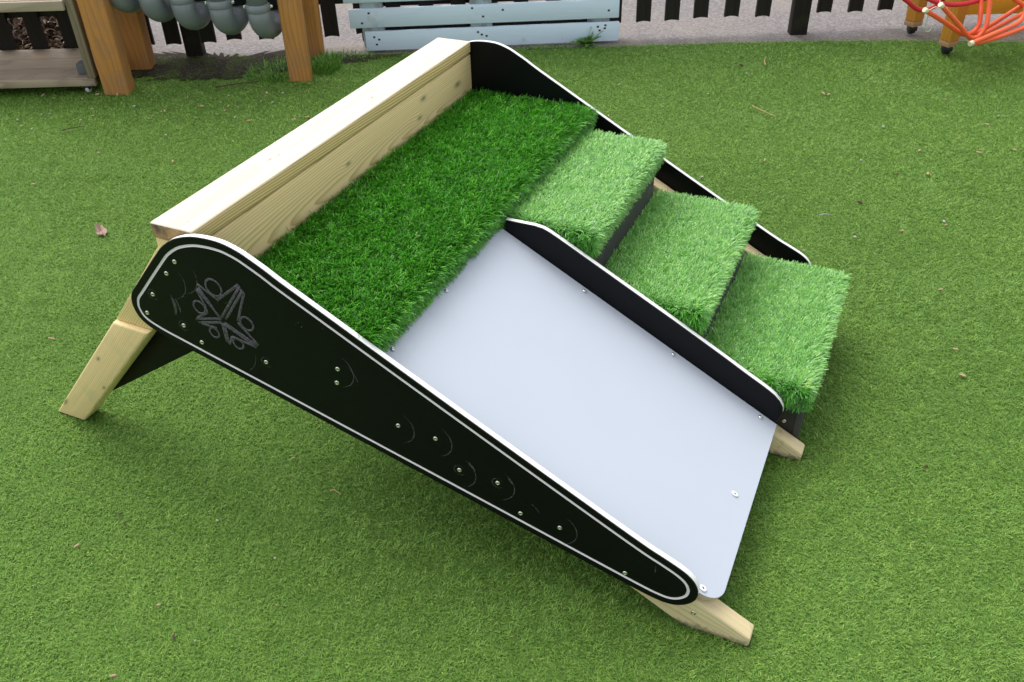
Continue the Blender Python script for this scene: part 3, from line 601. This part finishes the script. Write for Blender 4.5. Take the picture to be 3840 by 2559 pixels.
# ------------------------------------------------------------------ water wall: timber posts and grey pipe bends
ww = empty('water_wall', (-1.45, 4.4, 0)); tag(ww, 'orange brown timber frame carrying five stepped grey drainpipe bends', 'water wall')
def wpost(x, y, wd, dp, lx=0.0, h=1.25):
    m = Matrix.Translation((x + 1.45, y - 4.4, 0)) @ Matrix.Shear('XY', 4, (lx, 0))
    return box('post', (-wd / 2, wd / 2), (0, dp), (-0.02, h), M['post'], ww, 0.012, m, 3)
wpost(-1.895, 4.275, 0.125, 0.10, 0.0); wpost(-1.895, 4.615, 0.125, 0.10, 0.02)
wpost(-1.018, 4.385, 0.107, 0.075, 0.012); wpost(-1.00, 4.72, 0.095, 0.075, 0.015)
box('pipe_board', (-0.38, 0.37), (0.225, 0.245), (0.50, 1.2), M['weathered_up'], ww, 0.003)
for i, (x, zb) in enumerate(((-1.800, 0.338), (-1.655, 0.290), (-1.508, 0.248), (-1.335, 0.220), (-1.158, 0.196))):
    zc = zb + 0.0545 + 0.070
    X = x + 1.45; path = [(X, -0.02, zc + 0.055)]
    for q in range(1, 13):
        a = math.pi * q / 12; path.append((X + 0.075 * (1 - math.cos(a)) / 2 * 0.6, -0.02 + 0.085 * (1 - math.cos(a)), zc - 0.070 * math.sin(a)))
    path.append((path[-1][0], path[-1][1], zc + 0.04))
    pp = tube('pipe_bend', path, 0.0545, M['pipe'], ww, 24)
    tube('straight_pipe', [(X, -0.02, zc + 0.05), (X, -0.02, 1.0 - 0.1 * i)], 0.0485, M['pipe'], pp, 24)
    tube('socket', [(X, -0.02, zc + 0.028), (X, -0.02, zc + 0.032), (X, -0.02, zc + 0.060), (X, -0.02, zc + 0.064)], [0.0545, 0.0565, 0.0570, 0.050], M['pipe'], pp, 24)
    tube('rear_socket', [(path[-1][0], path[-1][1], zc + 0.0), (path[-1][0], path[-1][1], zc + 0.16)], 0.061, M['pipe_dark'], pp, 24)
    for sx in (-0.062, 0.064):
        b = lathe('bolt', [(0.0088, -0.006), (0.0088, 0.004), (0.005, 0.008)], M['steel'], pp, 12, 'y'); b.location = (X + sx, -0.025, zc + 0.05)

# ------------------------------------------------------------------ weathered shelf unit on casters
sh = empty('shelf_unit', (-2.2, 4.5, 0)); tag(sh, 'weathered grey timber shelf unit with a grooved top shelf and a white caster', 'shelf unit')
X0 = -1.15 + 0.0
def sbox(name, x, y, z, mat, bev=0.004, mtx=None): return box(name, (x[0] + 2.2, x[1] + 2.2), (y[0] - 4.5, y[1] - 4.5), z, mat, sh, bev, mtx)
for i, (ya, yb) in enumerate(((4.312, 4.445), (4.448, 4.59), (4.593, 4.745))): sbox('shelf_board', (-3.1, -2.012), (ya, yb), (0.062, 0.082), M['weathered'])
sbox('front_rail', (-3.1, -1.985), (4.282, 4.310), (0.043, 0.083), M['weathered'])
sbox('upright', (-2.013, -1.976), (4.279, 4.325), (0.0835, 1.1), M['weathered_up']); sbox('upright', (-2.013, -1.976), (4.70, 4.745), (0.0835, 1.1), M['weathered_up'])
bm = bmesh.new()
for i in range(6):
    add_box(bm, -0.95, 0.184, -0.215 + i * 0.074, -0.215 + i * 0.074 + 0.07, 0.424, 0.448, bev=0.002)
    for j in range(5): add_box(bm, -0.95, 0.184, -0.213 + i * 0.074 + j * 0.0138, -0.213 + i * 0.074 + j * 0.0138 + 0.0095, 0.448, 0.453, bev=0.0012)
obj('top_shelf', bm, M['deck_grey'], sh, smooth=True)
sbox('shelf_lip', (-3.15, -2.016), (4.262, 4.281), (0.408, 0.452), M['deck_grey'])
tag(box('grey_block', (-2.078, -2.026), (4.33, 4.39), (0.083, 0.138), M['stone_grey'], None, 0.006), 'small grey stone block in the corner of the weathered shelf', 'block')
def caster(parent, x, y, z, mat_w, r=0.021, k=1.0):
    c = lathe('caster', [(0.018, 0.0), (0.018, 0.004), (0.008, 0.006), (0.008, -0.002)], M['steel'], parent, 14); c.location = (x, y, z)
    f = box('fork', (-0.013 * k, 0.013 * k), (-0.012 * k, 0.012 * k), (-0.022, -0.001), M['rubber'], c, 0.003)
    wl = lathe('wheel', [(0.007, -0.010 * k), (r * 0.9, -0.009 * k), (r, -0.005 * k), (r, 0.005 * k), (r * 0.9, 0.009 * k), (0.007, 0.010 * k)], mat_w, c, 20, 'x'); wl.location = (0, 0.006, r - z)
    return c
caster(sh, -2.045 + 2.2, 4.315 - 4.5, 0.040, M['caster_white'], 0.020)
caster(sh, -2.045 + 2.2, 4.70 - 4.5, 0.040, M['caster_white'], 0.020)
# dead leaves heaped behind the shelf unit
n = 5200; lx = rng.uniform(-3.2, -2.08, n); ly = rng.uniform(4.86, 5.25, n); hz = np.clip((ly - 4.82) * 0.9, 0, 0.32) * (0.6 + 0.6 * vnoise(lx, ly, 9, 12)); lz = hz * rng.random(n) ** 0.5
az = rng.uniform(0, 6.28, n); Nn = np.stack([rng.normal(0, .5, n), rng.normal(-0.5, .5, n), np.ones(n)], 1)
lit = blades('leaf_litter', np.stack([lx, ly, lz], 1), Nn, np.stack([np.cos(az), np.sin(az), np.zeros(n)], 1), rng.uniform(0.03, 0.07, n), rng.uniform(0.012, 0.03, n), rng.uniform(0.6, 1.5, n), rng.uniform(1.0, 2.2, n), rng.random(n) ** 1.6, M['litter'])
tag(lit, 'heap of brown dead leaves behind the weathered shelf unit', 'dead leaves', kind='stuff')
tag(tube('garden_cane', [(-2.20, 4.80, 0.0), (-2.225, 4.80, 0.40), (-2.24, 4.80, 0.75)], 0.011, plastic('teal_cane', (0.10, 0.19, 0.18), 0.5), None, 10), 'thin teal cane leaning upright behind the weathered shelf', 'cane')

# ------------------------------------------------------------------ orange stand on casters with hoses
sd_ = empty('tube_stand', (2.3, 4.6, 0)); tag(sd_, 'orange timber stand on black casters at the right end of the fence', 'stand')
def leg(x, y, wd=0.085, dp=0.075, z0=0.047):
    bm = bmesh.new(); mt = Matrix.Translation((x - 2.3, y + dp / 2 - 4.6, 0)) @ Matrix.Rotation(math.radians(27), 4, 'Z'); add_box(bm, -wd * .42, wd * .42, -dp * .42, dp * .42, z0 + 0.028, 0.9, bev=0.005, mtx=mt); l = obj('leg', bm, M['stand'], sd_, smooth=True)
    box('worn_foot', (-wd * .42, wd * .42), (-dp * .42, dp * .42), (z0, z0 + 0.0275), M['stand_end'], l, 0.004, mt)
    caster(sd_, x - 2.3, y + dp / 2 - 4.6, z0 - 0.004, M['rubber'], 0.023, 1.7)
leg(2.248, 4.47); leg(2.195, 4.80); leg(3.05, 4.45); leg(3.0, 4.78)
box('rail', (-0.008, 0.71), (-0.095, -0.055), (0.196, 0.30), M['stand_rail'], sd_, 0.004)
box('rail', (-0.06, 0.66), (0.235, 0.265), (0.235, 0.33), M['stand_rail'], sd_, 0.004)
box('side_rail', (-0.082, -0.060), (-0.05, 0.19), (0.24, 0.33), M['stand_rail'], sd_, 0.004)
HG = 'orange hoses on the timber stand'
TUBES = dict(
 A=([(1.937, 4.18, 0.325), (2.067, 4.22, 0.251), (2.165, 4.25, 0.192), (2.215, 4.28, 0.176), (2.255, 4.30, 0.185), (2.273, 4.31, 0.214), (2.275, 4.33, 0.262), (2.276, 4.36, 0.311), (2.27, 4.40, 0.42)], 'orange', 'orange hose bent in a U, cream tipped, lower left of the two'),
 B=([(1.994, 4.16, 0.352), (2.123, 4.20, 0.246), (2.190, 4.23, 0.186), (2.225, 4.24, 0.169), (2.262, 4.26, 0.172), (2.285, 4.27, 0.20), (2.293, 4.28, 0.235), (2.297, 4.32, 0.322), (2.294, 4.36, 0.45)], 'orange', 'orange hose bent in a U, cream tipped, nearest the right, in front of the leg'),
 C=([(2.285, 4.36, 0.150), (2.357, 4.38, 0.176), (2.523, 4.42, 0.268), (2.634, 4.45, 0.323), (2.9, 4.5, 0.45)], 'orange', 'topmost of the straight orange hoses slanting up to the right'),
 D=([(2.25, 4.30, 0.128), (2.334, 4.34, 0.160), (2.502, 4.36, 0.244), (2.621, 4.40, 0.300), (2.9, 4.44, 0.42)], 'orange', 'second straight orange hose slanting up to the right, under the topmost'),
 E=([(2.159, 4.12, 0.185), (2.273, 4.16, 0.212), (2.379, 4.20, 0.238), (2.416, 4.22, 0.252), (2.436, 4.24, 0.280), (2.440, 4.26, 0.335), (2.44, 4.30, 0.50)], 'orange', 'orange hose with a cut end pointing down left, curling up at its right'),
 F=([(2.195, 4.145, 0.176), (2.309, 4.16, 0.200), (2.432, 4.20, 0.225), (2.542, 4.22, 0.257), (2.8, 4.26, 0.34)], 'orange', 'lowest straight orange hose, running right under the cut end'),
 R1=([(1.86, 4.36, 0.40), (1.885, 4.36, 0.345), (1.935, 4.36, 0.307), (1.981, 4.365, 0.275), (2.021, 4.37, 0.268), (2.066, 4.37, 0.285), (2.09, 4.37, 0.33), (2.10, 4.37, 0.45)], 'red', 'red hose looping behind the rear leg of the stand'),
 R2=([(1.93, 4.33, 0.42), (1.97, 4.335, 0.356), (2.014, 4.34, 0.328), (2.067, 4.345, 0.308), (2.137, 4.35, 0.295), (2.206, 4.35, 0.298), (2.308, 4.37, 0.316), (2.356, 4.37, 0.335), (2.42, 4.38, 0.42)], 'red', 'red hose sagging in an arc across the front leg of the stand'),
 G=([(2.40, 4.385, 0.36), (2.435, 4.385, 0.315), (2.474, 4.39, 0.288), (2.53, 4.39, 0.262), (2.62, 4.395, 0.24)], 'orange', 'orange hose slanting down to the right across the stand rail'))
for kx, (pts, c, lab) in TUBES.items():
    o = tube('hose', catmull(pts, 6), 0.0108, M[c], None, 14); tag(o, lab, 'hose', HG if c == 'orange' else 'red hoses on the timber stand')
    if kx in 'ABE':
        p0 = Vector(pts[0]); d = (Vector(pts[1]) - p0).normalized(); tube('end_cap', [p0 - d * 0.006, p0 + d * 0.012], 0.0118, M['cream'], o, 14)
st = tube('string', catmull([(2.12, 4.55, 0.42), (2.13, 4.55, 0.209), (2.128, 4.55, 0.135), (2.132, 4.55, 0.112), (2.146, 4.55, 0.104), (2.162, 4.55, 0.114), (2.166, 4.55, 0.140)], 5), 0.0028, M['string'], None, 8); tag(st, 'pale green string hanging in a hook between the stand legs', 'string')
st = tube('string', catmull([(1.99, 4.20, 0.46), (2.002, 4.20, 0.382), (2.004, 4.20, 0.33), (1.985, 4.19, 0.335), (1.945, 4.18, 0.318)], 5), 0.0022, M['cream'], None, 8); tag(st, 'thin cream string tied between the cream tipped hose ends', 'string')

# ------------------------------------------------------------------ plants
def tuft(name, cx, cy, rx, ry, n, ln, label, lean=0.5, wd=0.004):
    a = rng.uniform(0, 6.28, n); r = np.sqrt(rng.random(n)); px = cx + rx * r * np.cos(a); py = cy + ry * r * np.sin(a)
    az = np.arctan2(py - cy, px - cx) + rng.normal(0, 0.7, n)
    o = blades(name, np.stack([px, py, np.zeros(n)], 1), np.tile([0.0, 0.0, 1.0], (n, 1)), np.stack([np.cos(az), np.sin(az), np.zeros(n)], 1), ln * rng.uniform(0.5, 1.2, n), wd * rng.uniform(0.6, 1.3, n), rng.uniform(0.05, lean, n), rng.uniform(0.3, lean + 0.9, n), rng.random(n), M['weed'])
    return tag(o, label, 'plant')
tuft('grass_tuft', -0.915, 4.58, 0.075, 0.12, 480, 0.055, 'bright green grass tuft at the foot of the right pipe wall post')
tuft('grass_tuft', -1.165, 4.50, 0.14, 0.14, 420, 0.045, 'thin grass patch left of the right pipe wall post', 0.9)
tuft('grass_tuft', -0.80, 4.73, 0.12, 0.05, 160, 0.03, 'low mossy grass tuft beside the left end of the pallet', 0.9)
tuft('grass_tuft', 0.20, 4.775, 0.16, 0.018, 160, 0.022, 'thin strip of grass under the middle of the pallet', 0.9)
# feathery weed
wd_P, wd_N, wd_L, wl_, ww_, ws_ = [], [], [], [], [], []
for i in range(34):
    a = random.uniform(0, 6.28); el = random.uniform(0.35, 1.35); d = Vector((math.cos(a) * math.cos(el), math.sin(a) * math.cos(el) * 0.6, math.sin(el))); ln = random.uniform(0.07, 0.135)
    for j in range(16):
        t = j / 16; p = Vector((0.455, 4.80, 0.0)) + d * ln * t + Vector((0, 0, -0.03 * t * t))
        for s in (-1, 1):
            sd2 = d.cross(Vector((0, 0, 1))).normalized() * s
            wd_P.append(p); wd_N.append((d * 0.7 + Vector((0, 0, 0.6))).normalized()); wd_L.append(sd2 + d * 0.4); wl_.append(0.020 * (1 - 0.6 * t) * random.uniform(0.7, 1.2)); ww_.append(0.0045); ws_.append(random.random())
tag(blades('weed', np.array([list(p) for p in wd_P]), np.array([list(p) for p in wd_N]), np.array([list(p) for p in wd_L]), np.array(wl_), np.array(ww_), np.full(len(wl_), 0.9), np.full(len(wl_), 1.3), np.array(ws_), M['weed']), 'feathery green weed growing at the right foot of the pallet', 'plant')

# ------------------------------------------------------------------ litter on the turf
def leaf_mesh(name, r, seed, mat):
    rd = random.Random(seed); bm = bmesh.new(); c = bm.verts.new((0, 0, 0.004)); ring = []
    for i in range(16):
        a = 2 * math.pi * i / 16; q = r * (0.6 + 0.4 * abs(math.cos(2.5 * a))) * rd.uniform(0.75, 1.15)
        ring.append(bm.verts.new((q * math.cos(a) * 0.7, q * math.sin(a) * 1.15, 0.006 + abs(rd.gauss(0, 0.006)))))
    for i in range(16): bm.faces.new((c, ring[i], ring[(i + 1) % 16]))
    r2 = bmesh.ops.extrude_face_region(bm, geom=bm.faces[:])
    for v in r2['geom']:
        if isinstance(v, bmesh.types.BMVert): v.co.z += 0.0012
    return obj(name, bm, mat)
lf = leaf_mesh('dry_leaf', 0.032, 3, M['leaf']); lf.location = (-1.484, 2.888, 0.006); lf.rotation_euler = (0.3, 0.2, 0.5)
tag(lf, 'pale pinkish dry leaf lying alone on the turf left of the ramp', 'leaf')
def nugget(name, sx, sy, sz, seed, mat):
    rd = random.Random(seed); bm = bmesh.new(); bmesh.ops.create_icosphere(bm, subdivisions=2, radius=1.0)
    for v in bm.verts: v.co *= rd.uniform(0.78, 1.15)
    bmesh.ops.transform(bm, matrix=Matrix.Diagonal((sx, sy, sz, 1)), verts=bm.verts[:])
    return obj(name, bm, mat)
def twig(p0, p1, r, mat, label):
    a, b = Vector(p0), Vector(p1); m = (a + b) / 2 + Vector((random.uniform(-0.008, 0.008), random.uniform(-0.008, 0.008), 0.004))
    return tag(tube('twig', catmull([a, m, b], 5), [r * (1 - 0.05 * i) for i in range(11)], mat, None, 6), label, 'twig')
twig((1.115, 3.871, 0.016), (1.188, 3.740, 0.016), 0.003, M['straw'], 'long straw coloured twig on the turf beyond the top step')
twig((1.120, 2.852, 0.015), (1.165, 2.842, 0.015), 0.0025, M['pale'], 'short pale twig on the turf right of the bottom step')
twig((-0.452, 1.549, 0.014), (-0.425, 1.536, 0.014), 0.0018, M['straw'], 'tiny straw twig on the shaded turf in front of the near panel')
twig((-1.985, 3.82, 0.014), (-1.90, 3.86, 0.014), 0.003, M['brown'], 'dark brown twig on the turf below the shelf unit')
twig((1.30, 4.39, 0.014), (1.33, 4.50, 0.014), 0.0035, M['straw'], 'straw twig on the turf in front of the right fence post')
twig((-1.42, 4.31, 0.012), (-1.22, 4.37, 0.012), 0.0035, M['brown'], 'long brown twig on the turf under the grey pipe bends')
CH = 'wood chips scattered on the turf'
chip = nugget('wood_chip', 0.0105, 0.0042, 0.0022, 2, M['chip']); pale = nugget('pebble', 0.0055, 0.0042, 0.0030, 4, M['pale']); bark = nugget('bark_chip', 0.010, 0.005, 0.0035, 6, M['brown'])
CHIPS = [(1.225, 3.415), (1.04, 3.329), (1.541, 2.765), (1.378, 2.734), (1.683, 3.377), (1.91, 3.341), (-1.391, 3.476), (-1.738, 3.585), (-1.404, 2.231), (-0.567, 1.675), (-1.02, 1.404), (-0.819, 1.062), (-0.778, 1.232), (1.62, 2.2), (1.28, 2.05), (1.25, 1.93), (-0.5, 3.9), (-0.9, 3.72), (-1.35, 4.12), (-1.6, 4.02), (-0.72, 4.2), (0.9, 4.3), (1.5, 4.0), (2.0, 3.9), (2.3, 4.2), (-1.15, 4.22), (0.75, 4.66), (1.75, 2.6), (-1.9, 3.3), (0.3, 4.62), (1.36, 2.36)] + [(random.uniform(-2.3, -0.75), random.uniform(3.85, 4.40)) for _ in range(20)] + [(random.uniform(-0.5, 2.4), random.uniform(3.0, 4.7)) for _ in range(14)]
PALE = [(0.762, 3.193), (1.545, 2.79), (-0.675, 1.138), (-0.71, 1.47), (-1.33, 4.2), (-1.25, 4.05), (-1.1, 4.1), (1.62, 3.62), (1.186, 4.30), (1.93, 4.751), (1.0, 2.62), (1.2, 2.7), (2.15, 3.7), (-0.55, 1.35), (-1.75, 4.1), (1.42, 3.3), (0.95, 4.05), (-1.5, 3.75), (-0.3, 4.2), (-1.95, 3.95), (-2.2, 3.9), (0.55, 4.2)] + [(random.uniform(-2.3, -0.75), random.uniform(3.85, 4.38)) for _ in range(16)]
BARK = [(1.012, 1.581), (-0.723, 1.15), (1.186, 4.418), (1.516, 3.169), (-0.95, 1.5), (-0.93, 1.47), (-0.55, 4.35), (1.3, 2.95), (-0.95, 2.6)]
CLAB = {'wood_chip': ('small orange brown wood chip lying on the green turf', 'wood chip', CH), 'pebble': ('tiny pale pebble lying on the green turf', 'pebble', 'pale pebbles on the turf'), 'bark_chip': ('small dark brown bark piece lying on the green turf', 'bark', 'bark pieces on the turf')}
for src, spots in ((chip, CHIPS), (pale, PALE), (bark, BARK)):
    lab = CLAB[src.name]
    for i, (x, y) in enumerate(spots):
        o = src if i == 0 else share(src); tag(o, *lab)
        o.location = (x, y, 0.0085); o.rotation_euler = (random.uniform(-.3, .3), random.uniform(-.3, .3), random.uniform(0, 6)); s = random.uniform(0.7, 1.3) * (0.62 if y < 1.8 else 1.0); o.scale = (s, s, s)
